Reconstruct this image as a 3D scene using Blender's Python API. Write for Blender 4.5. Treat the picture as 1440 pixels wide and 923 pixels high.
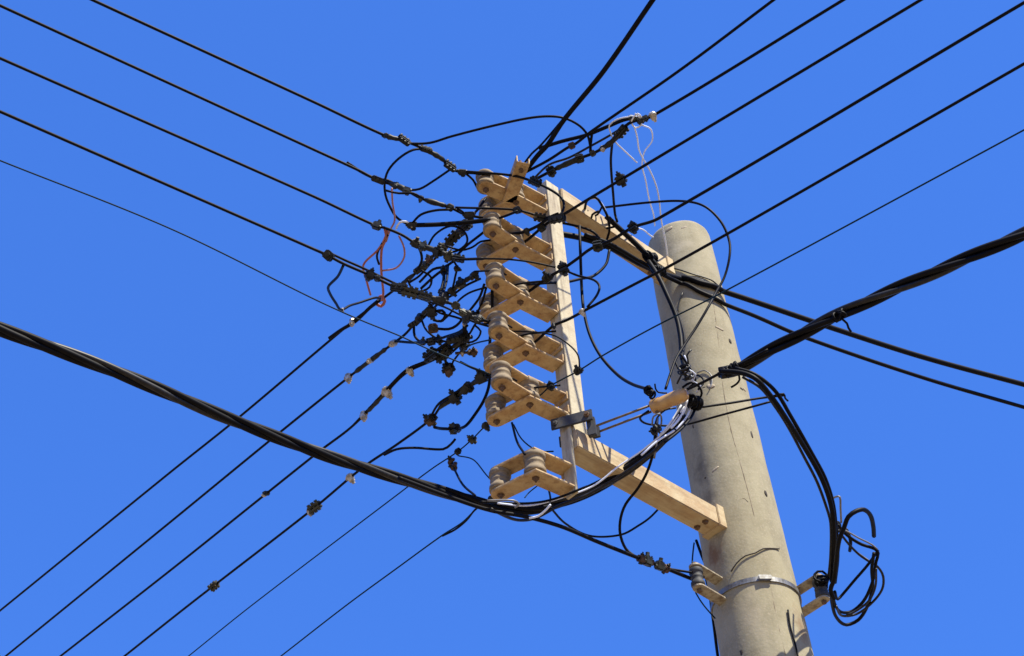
import bpy, bmesh, math, random
from mathutils import Vector, Matrix, noise

random.seed(7)
for o in list(bpy.data.objects):
    bpy.data.objects.remove(o)
S = bpy.context.scene
C = S.collection

# ------------------------------------------------------------------ camera
F_PX, CX, CY = 1905.0, 720.0, 461.5            # focal length and centre for a 1440 x 923 picture
zc = Vector((-129, 1824.5, -F_PX)).normalized()  # world up seen from the camera
fw = Vector((0, 0, -1))
yc = (fw - fw.dot(zc) * zc).normalized()
xc = yc.cross(zc)
ROT = Matrix((xc, yc, zc))                       # camera axes -> world axes
EYE = Vector((0, 0, 1.6))
cam = bpy.data.cameras.new('camera')
cam.sensor_width = 36
cam.lens = F_PX / 1440 * 36
cam.clip_start = 0.05
cam.clip_end = 6000
co = bpy.data.objects.new('camera', cam)
co.matrix_world = Matrix.Translation(EYE) @ ROT.to_4x4()
C.objects.link(co)
S.camera = co

# ------------------------------------------------------------------ light
SUN_EL = math.radians(54)
sun_dir = Vector((0.73, -0.68, 0)).normalized() * math.cos(SUN_EL) + Vector((0, 0, math.sin(SUN_EL)))
W = bpy.data.worlds.new("World")
S.world = W
W.use_nodes = True
nt = W.node_tree
nt.nodes.clear()
sky = nt.nodes.new('ShaderNodeTexSky')
sky.sky_type = 'NISHITA'
sky.sun_disc = False
sky.sun_elevation = SUN_EL
sky.sun_rotation = math.atan2(sun_dir.x, sun_dir.y)
sky.air_density = 0.8
sky.dust_density = 0.0
sky.ozone_density = 3.0
tint = nt.nodes.new('ShaderNodeMix')
tint.data_type = 'RGBA'
tint.blend_type = 'MULTIPLY'
tint.inputs[0].default_value = 1.0
tint.inputs[7].default_value = (0.40, 0.78, 1.30, 1)
even = nt.nodes.new('ShaderNodeMix')             # a very clear deep blue day: the sky is nearly even
even.data_type = 'RGBA'
even.inputs[0].default_value = 0.68
even.inputs[7].default_value = (0.275, 0.925, 3.62, 1)
bg = nt.nodes.new('ShaderNodeBackground')
bg.inputs[1].default_value = 0.145
wo = nt.nodes.new('ShaderNodeOutputWorld')
nt.links.new(sky.outputs[0], tint.inputs[6])
nt.links.new(tint.outputs[2], even.inputs[6])
nt.links.new(even.outputs[2], bg.inputs[0])
nt.links.new(bg.outputs[0], wo.inputs[0])
sl = bpy.data.lights.new('sun', 'SUN')
sl.energy = 5.0
sl.angle = math.radians(0.5)
sl.color = (1.0, 0.93, 0.78)
so = bpy.data.objects.new('sun', sl)
so.rotation_euler = sun_dir.to_track_quat('Z', 'Y').to_euler()
C.objects.link(so)
S.view_settings.view_transform = 'Standard'
S.view_settings.look = 'None'
S.view_settings.exposure = 0.75
S.view_settings.gamma = 1.0
S.view_settings.use_curve_mapping = False
S.render.engine = 'CYCLES'


# ------------------------------------------------------------------ materials
def mat(name, col, rough=0.6, metal=0.0, spots=None, scale=20.0, amt=0.5, bump=0.0, bscale=60.0,
        streak=None, spec=0.5, rot=0.0, fine=None):
    """principled material: base colour mixed towards 'spots' by noise, optional streaks, optional bump"""
    m = bpy.data.materials.new(name)
    m.use_nodes = True
    n = m.node_tree
    b = n.nodes['Principled BSDF']
    b.inputs['Roughness'].default_value = rough
    b.inputs['Metallic'].default_value = metal
    b.inputs['Specular IOR Level'].default_value = spec
    b.inputs['Base Color'].default_value = (*col, 1)
    tc = n.nodes.new('ShaderNodeTexCoord')
    last = None

    def layer(prev, scl, vec_scale, lo, hi, colour, amount, detail=6):
        mp = n.nodes.new('ShaderNodeMapping')
        mp.inputs['Scale'].default_value = vec_scale
        if rot:
            vr = n.nodes.new('ShaderNodeVectorRotate')
            vr.rotation_type = 'Z_AXIS'
            vr.inputs['Angle'].default_value = -rot
            n.links.new(tc.outputs['Object'], vr.inputs['Vector'])
            n.links.new(vr.outputs[0], mp.inputs[0])
        else:
            n.links.new(tc.outputs['Object'], mp.inputs[0])
        t = n.nodes.new('ShaderNodeTexNoise')
        t.inputs['Scale'].default_value = scl
        t.inputs['Detail'].default_value = detail
        t.inputs['Roughness'].default_value = 0.65
        n.links.new(mp.outputs[0], t.inputs['Vector'])
        r = n.nodes.new('ShaderNodeMapRange')
        r.inputs[1].default_value = lo
        r.inputs[2].default_value = hi
        r.inputs[4].default_value = amount
        n.links.new(t.outputs['Fac'], r.inputs[0])
        mx = n.nodes.new('ShaderNodeMix')
        mx.data_type = 'RGBA'
        n.links.new(r.outputs[0], mx.inputs[0])
        if prev is None:
            mx.inputs[6].default_value = (*col, 1)
        else:
            n.links.new(prev, mx.inputs[6])
        mx.inputs[7].default_value = (*colour, 1)
        return mx.outputs[2]
    if spots:
        last = layer(last, scale, (1, 1, 1), 0.42, 0.62, spots, amt)
    if streak:
        last = layer(last, streak[1], streak[2], 0.5, 0.7, streak[0], streak[3])
    if fine:
        last = layer(last, fine[1], (1, 1, 1), 0.5, 0.75, fine[0], 0.8, 3)
    if last is not None:
        n.links.new(last, b.inputs['Base Color'])
    if bump:
        t = n.nodes.new('ShaderNodeTexNoise')
        t.inputs['Scale'].default_value = bscale
        t.inputs['Detail'].default_value = 8
        n.links.new(tc.outputs['Object'], t.inputs['Vector'])
        bp = n.nodes.new('ShaderNodeBump')
        bp.inputs['Strength'].default_value = bump
        bp.inputs['Distance'].default_value = 0.01
        n.links.new(t.outputs['Fac'], bp.inputs['Height'])
        n.links.new(bp.outputs[0], b.inputs['Normal'])
    return m


M = {
    'concrete': mat('concrete', (0.329, 0.293, 0.184), 0.93, spots=(0.257, 0.225, 0.135), scale=10, amt=0.8, bump=0.10,
                    bscale=90, streak=((0.180, 0.155, 0.095), 7, (2.2, 2.2, 0.5), 0.5), fine=((0.414, 0.351, 0.243), 160)),
    'pit': mat('pit_dark', (0.05, 0.04, 0.03), 0.95),
    'seam': mat('mould_seam', (0.180, 0.144, 0.090), 0.95, spots=(0.324, 0.270, 0.180), scale=30, amt=0.9),
    'mortar': mat('mortar', (0.396, 0.333, 0.234), 0.95, spots=(0.288, 0.234, 0.153), scale=40),
    'painted': mat('beige_paint', (0.485, 0.390, 0.225), 0.7, spots=(0.378, 0.243, 0.113), scale=14, amt=0.7, bump=0.15,
                   bscale=90, streak=((0.180, 0.099, 0.041), 22, (0.14, 1.6, 1.6), 0.5), rot=math.atan2(0.69, 0.72)),
    'post': mat('pale_paint', (0.486, 0.427, 0.279), 0.7, spots=(0.378, 0.302, 0.189), scale=16, amt=0.7, bump=0.15,
                bscale=90, streak=((0.171, 0.126, 0.077), 36, (1, 1, 0.10), 0.75)),
    'strap': mat('strap_paint', (0.480, 0.345, 0.170), 0.7, spots=(0.360, 0.216, 0.090), scale=24, amt=0.8, bump=0.2,
                 bscale=120, streak=((0.180, 0.090, 0.036), 50, (1, 1, 1), 0.7)),
    'rust': mat('rusty_bolt', (0.10, 0.056, 0.026), 0.85, spots=(0.15, 0.085, 0.045), scale=90, amt=0.8),
    'porcelain': mat('dusty_porcelain', (0.225, 0.170, 0.098), 0.75, spots=(0.297, 0.230, 0.144), scale=45, amt=0.8, spec=0.3, streak=((0.063, 0.045, 0.027), 30, (1, 1, 3), 0.7)),
    'galv': mat('galvanised', (0.214, 0.214, 0.208), 0.5, 0.35, spots=(0.139, 0.132, 0.120), scale=40, amt=0.8),
    'band': mat('worn_band', (0.270, 0.270, 0.261), 0.45, 0.6, spots=(0.126, 0.113, 0.090), scale=40, amt=0.8),
    'steel': mat('dark_steel', (0.026, 0.028, 0.032), 0.7, 0.0, spots=(0.06, 0.056, 0.05), scale=40, amt=0.8),
    'bracket': mat('weathered_bracket', (0.378, 0.333, 0.234), 0.6, 0.1, spots=(0.153, 0.099, 0.054), scale=50, amt=0.85),
    'rod': mat('tan_rod', (0.168, 0.133, 0.091), 0.6, 0.2, spots=(0.105, 0.070, 0.042), scale=60, amt=0.8),
    'tan': mat('tan_porcelain', (0.504, 0.315, 0.117), 0.32, spots=(0.378, 0.207, 0.072), scale=30, amt=0.7),
    'black': mat('black_cable', (0.0015, 0.0015, 0.003), 0.55, spots=(0.005, 0.0045, 0.005), scale=30, amt=0.8, spec=0.12),
    'grey': mat('worn_cable', (0.005, 0.005, 0.006), 0.45, spots=(0.020, 0.018, 0.016), scale=60, amt=0.8, spec=0.3),
    'thin': mat('bare_thin_wire', (0.006, 0.022, 0.034), 0.6, spec=0.1),
    'white': mat('white_wire', (0.70, 0.76, 0.88), 0.45),
    'red': mat('red_wire', (0.294, 0.077, 0.056), 0.5, spots=(0.385, 0.168, 0.140), scale=50),
    'pink': mat('pink_wire', (0.350, 0.182, 0.196), 0.5, spots=(0.252, 0.105, 0.119), scale=50),
    'condark': mat('connector_black', (0.006, 0.007, 0.006), 0.5, spots=(0.022, 0.023, 0.018), scale=70, amt=0.9, spec=0.3),
    'conolive': mat('connector_olive', (0.045, 0.046, 0.028), 0.5, 0.2, spots=(0.010, 0.011, 0.008), scale=70, amt=0.9),
    'conlight': mat('connector_aluminium', (0.50, 0.47, 0.40), 0.4, 0.3, spots=(0.22, 0.19, 0.13), scale=80, amt=0.9),
    'conbrown': mat('connector_brown', (0.085, 0.042, 0.02), 0.7, spots=(0.02, 0.012, 0.009), scale=70, amt=0.9),
    'ground': mat('sandy_ground', (0.265, 0.195, 0.120), 0.95, spots=(0.214, 0.158, 0.095), scale=0.6, amt=0.7),
}


# ------------------------------------------------------------------ geometry helpers
def link(name, bm, m, parent=None, smooth=False):
    me = bpy.data.meshes.new(name)
    bm.normal_update()
    bm.to_mesh(me)
    bm.free()
    if isinstance(m, str):
        me.materials.append(M[m])
    if smooth:
        for p in me.polygons:
            p.use_smooth = True
    o = bpy.data.objects.new(name, me)
    C.objects.link(o)
    if parent is not None:
        o.parent = parent
    return o


def tag(o, label=None, cat=None, group=None, kind=None):
    if label: o['label'] = label
    if cat: o['category'] = cat
    if group: o['group'] = group
    if kind: o['kind'] = kind
    return o


def empty(name, label, cat, group=None, loc=(0, 0, 0)):
    o = bpy.data.objects.new(name, None)
    o.empty_display_size = 0.05
    o.location = loc
    C.objects.link(o)
    return tag(o, label, cat, group)


def ray(u, v):
    return ROT @ Vector(((u - CX) / F_PX, -(v - CY) / F_PX, -1.0))


def at(u, v, h):
    """the point of the place at height h (metres) that lies along this line of sight"""
    r = ray(u, v)
    return EYE + r * ((h - EYE.z) / r.z)


def proj(P):
    c = ROT.transposed() @ (Vector(P) - EYE)
    return CX + F_PX * c.x / -c.z, CY - F_PX * c.y / -c.z


POLE = Vector((0.71, 3.65, 0))
POLE_TOP = 5.853


def pole_r(h):
    return 0.131 + (5.58 - h) * 0.0052


def on_pole(u, v, off=0.0):
    r = ray(u, v)
    lo, hi, hit = 2.0, 9.0, None
    t = 2.0
    while t < 9:
        P = EYE + r * t
        d = math.hypot(P.x - POLE.x, P.y - POLE.y)
        if d < pole_r(P.z) + off:
            return P
        t += 0.002
    # missed: closest point
    best = min((math.hypot((EYE + r * q).x - POLE.x, (EYE + r * q).y - POLE.y), q) for q in
               [3 + k * 0.004 for k in range(900)])
    return EYE + r * best[1]


def box(bm, c, ax, ay, az, sx, sy, sz, bev=0.0):
    """box centred at c with half-extents sx,sy,sz along unit axes"""
    vs = []
    for i in (-1, 1):
        for j in (-1, 1):
            for k in (-1, 1):
                vs.append(bm.verts.new(c + ax * sx * i + ay * sy * j + az * sz * k))
    fs = []
    for q in ((0, 1, 3, 2), (4, 6, 7, 5), (0, 4, 5, 1), (2, 3, 7, 6), (0, 2, 6, 4), (1, 5, 7, 3)):
        fs.append(bm.faces.new([vs[i] for i in q]))
    if bev:
        es = list({e for f in fs for e in f.edges})
        bmesh.ops.bevel(bm, geom=es, offset=bev, segments=2, affect='EDGES')
    return bm


def lathe(bm, base, axis, prof, n=20, cap=True):
    """profile [(radius, distance along axis)]"""
    axis = axis.normalized()
    t = Vector((0, 0, 1)) if abs(axis.z) < 0.9 else Vector((1, 0, 0))
    a = axis.cross(t).normalized()
    b = axis.cross(a)
    rings = []
    for r, z in prof:
        rings.append([bm.verts.new(base + axis * z + (a * math.cos(2 * math.pi * k / n) + b * math.sin(2 * math.pi * k / n)) * r)
                      for k in range(n)])
    for i in range(len(rings) - 1):
        for k in range(n):
            bm.faces.new((rings[i][k], rings[i][(k + 1) % n], rings[i + 1][(k + 1) % n], rings[i + 1][k]))
    if cap:
        bm.faces.new(list(reversed(rings[0])))
        bm.faces.new(rings[-1])
    return bm


def prism(bm, pts, z0, z1, bev=0.0015):
    """outline (list of Vector xy) extruded between heights"""
    lo = [bm.verts.new((p.x, p.y, z0)) for p in pts]
    hi = [bm.verts.new((p.x, p.y, z1)) for p in pts]
    n = len(pts)
    f1 = bm.faces.new(list(reversed(lo)))
    f2 = bm.faces.new(hi)
    for i in range(n):
        bm.faces.new((lo[i], lo[(i + 1) % n], hi[(i + 1) % n], hi[i]))
    bmesh.ops.recalc_face_normals(bm, faces=bm.faces[:])
    if bev:
        es = list(set(list(f1.edges) + list(f2.edges)))
        bmesh.ops.bevel(bm, geom=es, offset=bev, segments=1, affect='EDGES')
    return bm


def ribbon_outline(path, w, round_end=(True, True)):
    """outline of a flat strap of half width w following a polyline, rounded ends"""
    L, R = [], []
    n = len(path)
    for i, p in enumerate(path):
        if i == 0:
            d = (path[1] - p).normalized(); m = Vector((-d.y, d.x)); k = 1
        elif i == n - 1:
            d = (p - path[i - 1]).normalized(); m = Vector((-d.y, d.x)); k = 1
        else:
            d0 = (p - path[i - 1]).normalized(); d1 = (path[i + 1] - p).normalized()
            d = (d0 + d1).normalized(); m = Vector((-d.y, d.x)); k = 1 / max(0.3, m.dot(Vector((-d0.y, d0.x))))
        L.append(p + m * w * k); R.append(p - m * w * k)
    out = list(L)
    if round_end[1]:
        d = (path[-1] - path[-2]).normalized(); m = Vector((-d.y, d.x))
        out += [path[-1] + m * w * math.cos(a) + d * w * math.sin(a) for a in [math.pi * k / 8 for k in range(1, 8)]]
    out += list(reversed(R))
    if round_end[0]:
        d = (path[0] - path[1]).normalized(); m = Vector((-d.y, d.x))
        out += [path[0] + m * w * math.cos(a) + d * w * math.sin(a) for a in [math.pi * k / 8 for k in range(1, 8)]]
    return out


def smooth_path(P, step=0.012):
    """centripetal-like Catmull-Rom through world points"""
    if len(P) == 2:
        return [P[0], P[0].lerp(P[1], 0.5), P[1]]
    Q = [P[0] * 2 - P[1]] + list(P) + [P[-1] * 2 - P[-2]]
    out = []
    for i in range(1, len(Q) - 2):
        p0, p1, p2, p3 = Q[i - 1], Q[i], Q[i + 1], Q[i + 2]
        L = (p2 - p1).length
        t1 = (p2 - p0) * (L / max(1e-6, (p1 - p0).length + L))
        t2 = (p3 - p1) * (L / max(1e-6, (p3 - p2).length + L))
        n = max(2, min(24, int(L / step)))
        for k in range(n):
            t = k / n
            t_2, t_3 = t * t, t * t * t
            out.append(p1 * (2 * t_3 - 3 * t_2 + 1) + t1 * (t_3 - 2 * t_2 + t) + p2 * (-2 * t_3 + 3 * t_2) + t2 * (t_3 - t_2))
    out.append(P[-1].copy())
    return out


def keep_out(path, r):
    """a cable lies against the pole, not inside it"""
    for p in path:
        d = Vector((p.x - POLE.x, p.y - POLE.y, 0))
        need = pole_r(p.z) + r * 1.1
        if d.length < need and p.z < POLE_TOP:
            d = d.normalized() * need
            p.x, p.y = POLE.x + d.x, POLE.y + d.y
    return path


def frames(path):
    T = []
    for i in range(len(path)):
        a = path[max(0, i - 1)]; b = path[min(len(path) - 1, i + 1)]
        T.append((b - a).normalized())
    up = Vector((0, 0, 1)) if abs(T[0].z) < 0.9 else Vector((1, 0, 0))
    n = T[0].cross(up).normalized()
    N = []
    for t in T:
        n = (n - n.dot(t) * t)
        n = n.normalized() if n.length > 1e-6 else t.cross(Vector((1, 0, 0))).normalized()
        N.append(n.copy())
    return T, N


def tube(bm, path, r, n=8):
    T, N = frames(path)
    rings = []
    for i, p in enumerate(path):
        b = T[i].cross(N[i])
        rr = r[i] if isinstance(r, list) else r
        rings.append([bm.verts.new(p + (N[i] * math.cos(2 * math.pi * k / n) + b * math.sin(2 * math.pi * k / n)) * rr)
                      for k in range(n)])
    for i in range(len(rings) - 1):
        for k in range(n):
            bm.faces.new((rings[i][k], rings[i + 1][k], rings[i + 1][(k + 1) % n], rings[i][(k + 1) % n]))
    bm.faces.new(rings[0])
    bm.faces.new(list(reversed(rings[-1])))
    return bm


def helix(path, R, k, n, pitch, phase=0.0):
    # resample evenly first
    res, acc = [path[0]], 0.0
    for i in range(1, len(path)):
        a, b = path[i - 1], path[i]
        L = (b - a).length
        m = max(1, int(L / 0.02)) if L < 3 else max(1, int(L / 0.04))
        for q in range(1, m + 1):
            res.append(a.lerp(b, q / m))
    T, N = frames(res)
    out, s = [], 0.0
    for i, p in enumerate(res):
        if i: s += (res[i] - res[i - 1]).length
        ang = 2 * math.pi * (s / pitch + k / n) + phase
        b = T[i].cross(N[i])
        out.append(p + (N[i] * math.cos(ang) + b * math.sin(ang)) * R)
    return out


# ------------------------------------------------------------------ connectors (clamps bolted on the wires)
def connector_mesh(kind):
    X, Y, Z = Vector((1, 0, 0)), Vector((0, 1, 0)), Vector((0, 0, 1))
    body, bolt = bmesh.new(), bmesh.new()
    if kind == 0:      # parallel groove clamp: two jaws
        box(body, Vector((0, 0, 0.0075)), X, Y, Z, 0.014, 0.012, 0.005, 0.003)
        box(body, Vector((0, 0, -0.0075)), X, Y, Z, 0.014, 0.013, 0.0055, 0.003)
        box(body, Vector((0, 0.010, 0)), X, Y, Z, 0.011, 0.004, 0.009, 0.002)
        lathe(bolt, Vector((0, 0.002, -0.021)), Z, [(0.0075, 0), (0.0075, 0.007), (0.0035, 0.008), (0.0035, 0.034), (0.0075, 0.035), (0.0075, 0.041), (0.003, 0.042), (0.003, 0.047)], 6)
    elif kind == 1:    # piercing connector: chunky housing with shear bolt
        box(body, Vector((0, 0, 0)), X, Y, Z, 0.016, 0.011, 0.014, 0.004)
        box(body, Vector((0.004, -0.012, 0.003)), X, Y, Z, 0.009, 0.006, 0.008, 0.003)
        lathe(body, Vector((-0.02, 0.004, -0.004)), X, [(0.006, 0), (0.007, 0.004), (0.007, 0.034), (0.006, 0.038)], 8)
        lathe(bolt, Vector((0, 0, 0.013)), Z, [(0.009, 0), (0.009, 0.003), (0.0065, 0.004), (0.0065, 0.013)], 6)
    elif kind == 3:    # long three bolt clamp
        box(body, Vector((0, 0.002, 0.007)), X, Y, Z, 0.026, 0.010, 0.005, 0.003)
        box(body, Vector((0, 0.002, -0.007)), X, Y, Z, 0.025, 0.011, 0.005, 0.003)
        for x in (-0.016, 0.0, 0.016):
            lathe(bolt, Vector((x, 0.006, -0.018)), Z, [(0.006, 0), (0.006, 0.006), (0.003, 0.007), (0.003, 0.030), (0.006, 0.031), (0.006, 0.036)], 6)
    else:              # split bolt: round body, nut
        lathe(body, Vector((0, 0, -0.013)), Z, [(0.006, 0), (0.0105, 0.003), (0.0105, 0.022), (0.007, 0.026)], 10)
        box(body, Vector((0, 0, 0.002)), X, Y, Z, 0.015, 0.007, 0.007, 0.003)
        lathe(bolt, Vector((0, 0, -0.022)), Z, [(0.005, 0), (0.0055, 0.006), (0.009, 0.007), (0.009, 0.012)], 6)
    out = []
    for bm, nm in ((body, 'connector'), (bolt, 'bolt')):
        me = bpy.data.meshes.new(nm)
        bm.to_mesh(me); bm.free()
        out.append(me)
    return out


CON = {}
for k in range(4):
    for mk in ('condark', 'conolive', 'conlight', 'conbrown'):
        b, t = connector_mesh(k)
        b.materials.append(M[mk])
        t.materials.append(M['condark' if mk == 'conbrown' else ('conlight' if mk == 'conlight' else mk if k == 3 else 'rust' if random.random() < .07 else mk)])
        CON[(k, mk)] = (b, t)
MK = {'d': 'condark', 'o': 'conolive', 'l': 'conlight', 'b': 'conbrown'}


def put_connector(path, u, v, code, parent, size=1.0, force=None):
    """clamp on the wire at the point of its path nearest to this line of sight"""
    if force is not None:
        P, T = force, (path[-1] - path[0]).normalized()
    else:
        best = None
        for i in range(len(path) - 1):
            a, b = path[i], path[i + 1]
            m = max(1, min(400, int((b - a).length / 0.01)))
            for q in range(m):
                P = a.lerp(b, q / m)
                x, y = proj(P)
                d = (x - u) ** 2 + (y - v) ** 2
                if best is None or d < best[0]:
                    best = (d, P, (b - a).normalized())
        P, T = best[1], best[2]
    kind = random.choice((0, 3, 1, 2)) if code in 'do' else 2
    if code == 'b': kind = random.choice((0, 1))
    b, t = CON[(kind, MK[code])]
    side = T.cross(Vector((0, 0, 1))).normalized()
    up = side.cross(T)
    mtx = Matrix((T, side, up)).transposed().to_4x4()
    mtx = Matrix.Translation(P) @ mtx @ Matrix.Rotation(random.uniform(-1.3, 1.3), 4, 'X') @ Matrix.Rotation(random.uniform(-.3, .3), 4, 'Z')
    s = size * random.uniform(0.85, 1.05) * (1.12 if code == 'l' else 1.0)
    mtx = mtx @ Matrix.Scale(s, 4)
    c = bpy.data.objects.new('connector', b)
    c.matrix_world = mtx
    C.objects.link(c)
    c.parent = parent
    d = bpy.data.objects.new('bolt', t)
    C.objects.link(d)
    d.parent = c
    return c


def resolve(pts):
    """(u, v, h) with h possibly None (interpolated) or 'p' (on the pole)"""
    hs = [p[2] if len(p) > 2 else None for p in pts]
    known = [i for i, h in enumerate(hs) if h is not None and h != 'p']
    out = []
    for i, p in enumerate(pts):
        h = hs[i]
        if h == 'p':
            out.append(on_pole(p[0], p[1], 0.006)); continue
        if h is None:
            a = max([k for k in known if k < i], default=None)
            b = min([k for k in known if k > i], default=None)
            if a is None: h = hs[b]
            elif b is None: h = hs[a]
            else:
                h = hs[a] + (hs[b] - hs[a]) * (i - a) / (b - a)
        out.append(at(p[0], p[1], h))
    return out


def depth(P):
    return -(ROT.transposed() @ (P - EYE)).z


def wire(name, label, cat, pts, w=4.3, m='black', cons=(), group=None, ext=None, ext2=None, parent=None, twin=0, csize=1.0,
         sag=0.0):
    """a cable through (u,v,h) points, w = its width in picture points, cons = clamps on it,
    ext = metres it runs on beyond its first point"""
    P = resolve(pts)
    near = min(depth(p) for p in P)
    far_r = w / 2 / F_PX * (sum(depth(p) for p in P[-3:]) / len(P[-3:]))
    core = keep_out(smooth_path(P), far_r)
    path = core
    if ext:
        d = (P[0] - P[1]).normalized()
        n = 12
        path = [P[0] + d * ext * (k / n) ** 1.5 for k in range(n, 0, -1)] + core
    if ext2:
        d = (P[-1] - P[-2]).normalized()
        path = path + [P[-1] + d * ext2 * (k / 12) ** 1.5 for k in range(1, 13)]
    if not cons and parent is None and not twin:
        bm = tube(bmesh.new(), path, far_r)
        return tag(link(name, bm, m, None, True), label, cat, group), core
    root = parent
    if root is None:
        root = empty(name, label, cat, group)
        pname = 'wire'
    else:
        pname = name
    if twin:
        for k in range(twin):
            hp = helix(path, far_r * 0.95, k, twin, 0.32)
            link('strand', tube(bmesh.new(), hp, far_r * 0.92, 7), m, root, True)
    else:
        link(pname, tube(bmesh.new(), path, far_r), m, root, True)
    for c in cons:
        if c[2] == 's':       # taped splice sleeve lying along the wire
            ds_ = [(proj(p)[0] - c[0]) ** 2 + (proj(p)[1] - c[1]) ** 2 for p in core]
            i0 = ds_.index(min(ds_))
            half = c[3] / 2 / F_PX * depth(core[i0])
            a = b = i0
            while a > 0 and (core[a] - core[i0]).length < half: a -= 1
            while b < len(core) - 1 and (core[b] - core[i0]).length < half: b += 1
            seg = [p.copy() for p in core[a:b + 1]]
            if len(seg) > 2:
                rr_ = [far_r * random.uniform(1.5, 2.1) for _ in seg]
                rr_[0] = rr_[-1] = far_r * 1.1
                link('splice', tube(bmesh.new(), seg, rr_, 8), 'condark', root, True)
            continue
        put_connector(core, c[0], c[1], c[2], root, (c[3] if len(c) > 3 else 1.0) * csize)
    return root, core


# ------------------------------------------------------------------ ground
bm = bmesh.new()
bmesh.ops.create_grid(bm, x_segments=8, y_segments=8, size=2500)
tag(link('ground', bm, 'ground'), kind='structure')

# ------------------------------------------------------------------ the pole
pole = empty('utility_pole', 'tall round weathered concrete utility pole with rounded top', 'utility pole', loc=(0, 0, 0))
bm = bmesh.new()
hs = [0.0, 1, 2, 3] + [3.4 + 0.05 * k for k in range(int((POLE_TOP - 0.07 - 3.4) / 0.05))]
prof = [(pole_r(h), h) for h in hs]
rt = pole_r(POLE_TOP)
b0 = 0.05
for k in range(0, 7):
    a = math.pi / 2 * k / 6
    prof.append((rt - b0 + b0 * math.cos(a), POLE_TOP - b0 * 0.9 + b0 * 0.9 * math.sin(a)))
prof += [(0.05, POLE_TOP + 0.004), (0.004, POLE_TOP + 0.005)]
lathe(bm, Vector((POLE.x, POLE.y, 0)), Vector((0, 0, 1)), prof, 64)
for v in bm.verts:
    if v.co.z > 3:
        q = noise.noise(v.co * 6) * 0.0022 + noise.noise(v.co * 22) * 0.0009
        if v.co.z > POLE_TOP - 0.09: q += noise.noise(v.co * 14) * 0.006
        d = Vector((v.co.x - POLE.x, v.co.y - POLE.y, 0))
        if d.length > 1e-4: v.co += d.normalized() * q
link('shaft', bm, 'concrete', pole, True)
# mould seam: a slightly raised uneven line down the shaft
seam = [(1003, 420), (1009, 470), (1017, 540), (1027, 600), (1040, 645), (1055, 700), (1068, 760), (1080, 810), (1093, 870), (1105, 922)]
P = [on_pole(u + random.uniform(-1, 1), v, -0.0015) for u, v in seam]
sp = smooth_path(P, 0.02)
link('mould_seam', tube(bmesh.new(), sp, [0.0022 * random.uniform(0.5, 1.2) for _ in sp], 6), 'seam', pole, True)


def stain_or_shade(m, u, v, size, colour, amount):
    """ragged rust, tone or painted shadow put into the concrete colour, at one place of the pole"""
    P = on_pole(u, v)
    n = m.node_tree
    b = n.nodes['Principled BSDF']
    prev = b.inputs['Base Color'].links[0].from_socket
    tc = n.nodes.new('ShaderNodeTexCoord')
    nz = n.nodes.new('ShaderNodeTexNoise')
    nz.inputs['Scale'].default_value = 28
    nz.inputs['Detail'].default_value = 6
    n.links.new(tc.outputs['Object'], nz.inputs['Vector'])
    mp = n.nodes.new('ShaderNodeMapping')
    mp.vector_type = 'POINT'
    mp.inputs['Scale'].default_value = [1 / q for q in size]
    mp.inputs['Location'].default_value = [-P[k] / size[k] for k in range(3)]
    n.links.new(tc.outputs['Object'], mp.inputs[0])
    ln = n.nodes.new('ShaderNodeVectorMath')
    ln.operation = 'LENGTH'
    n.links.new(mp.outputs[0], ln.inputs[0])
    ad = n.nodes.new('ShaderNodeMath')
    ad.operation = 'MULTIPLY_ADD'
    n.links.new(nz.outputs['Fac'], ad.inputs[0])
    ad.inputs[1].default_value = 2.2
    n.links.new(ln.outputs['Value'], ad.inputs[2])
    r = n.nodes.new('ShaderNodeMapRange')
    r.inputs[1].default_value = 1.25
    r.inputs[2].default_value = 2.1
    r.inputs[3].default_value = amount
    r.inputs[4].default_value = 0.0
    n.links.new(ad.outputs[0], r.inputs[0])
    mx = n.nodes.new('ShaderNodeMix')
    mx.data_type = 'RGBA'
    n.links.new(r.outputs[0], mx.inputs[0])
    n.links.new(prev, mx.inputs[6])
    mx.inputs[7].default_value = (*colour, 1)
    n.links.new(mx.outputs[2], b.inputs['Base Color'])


stain_or_shade(M['concrete'], 1004, 785, (.035, .05, .075), (0.17, 0.085, 0.035), .8)      # rust run under the arm
stain_or_shade(M['concrete'], 1126, 880, (.03, .05, .08), (0.19, 0.11, 0.05), .7)  # brown shadow below the right bracket, painted into the concrete
stain_or_shade(M['concrete'], 984, 660, (.035, .05, .07), (0.12, 0.10, 0.065), .65)  # blotchy cast shadow on the pole's left side, painted in as dark colour
stain_or_shade(M['concrete'], 996, 700, (.03, .05, .05), (0.12, 0.10, 0.065), .55)  # lower blotch of that shadow, also painted in
stain_or_shade(M['concrete'], 978, 590, (.05, .05, .05), (0.15, 0.12, 0.08), .5)
stain_or_shade(M['concrete'], 1060, 460, (.03, .04, .12), (0.46, 0.41, 0.29), .5)
stain_or_shade(M['concrete'], 960, 345, (.07, .07, .04), (0.45, 0.40, 0.28), .5)
stain_or_shade(M['concrete'], 1060, 870, (.05, .05, .12), (0.43, 0.37, 0.25), .5)


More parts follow.
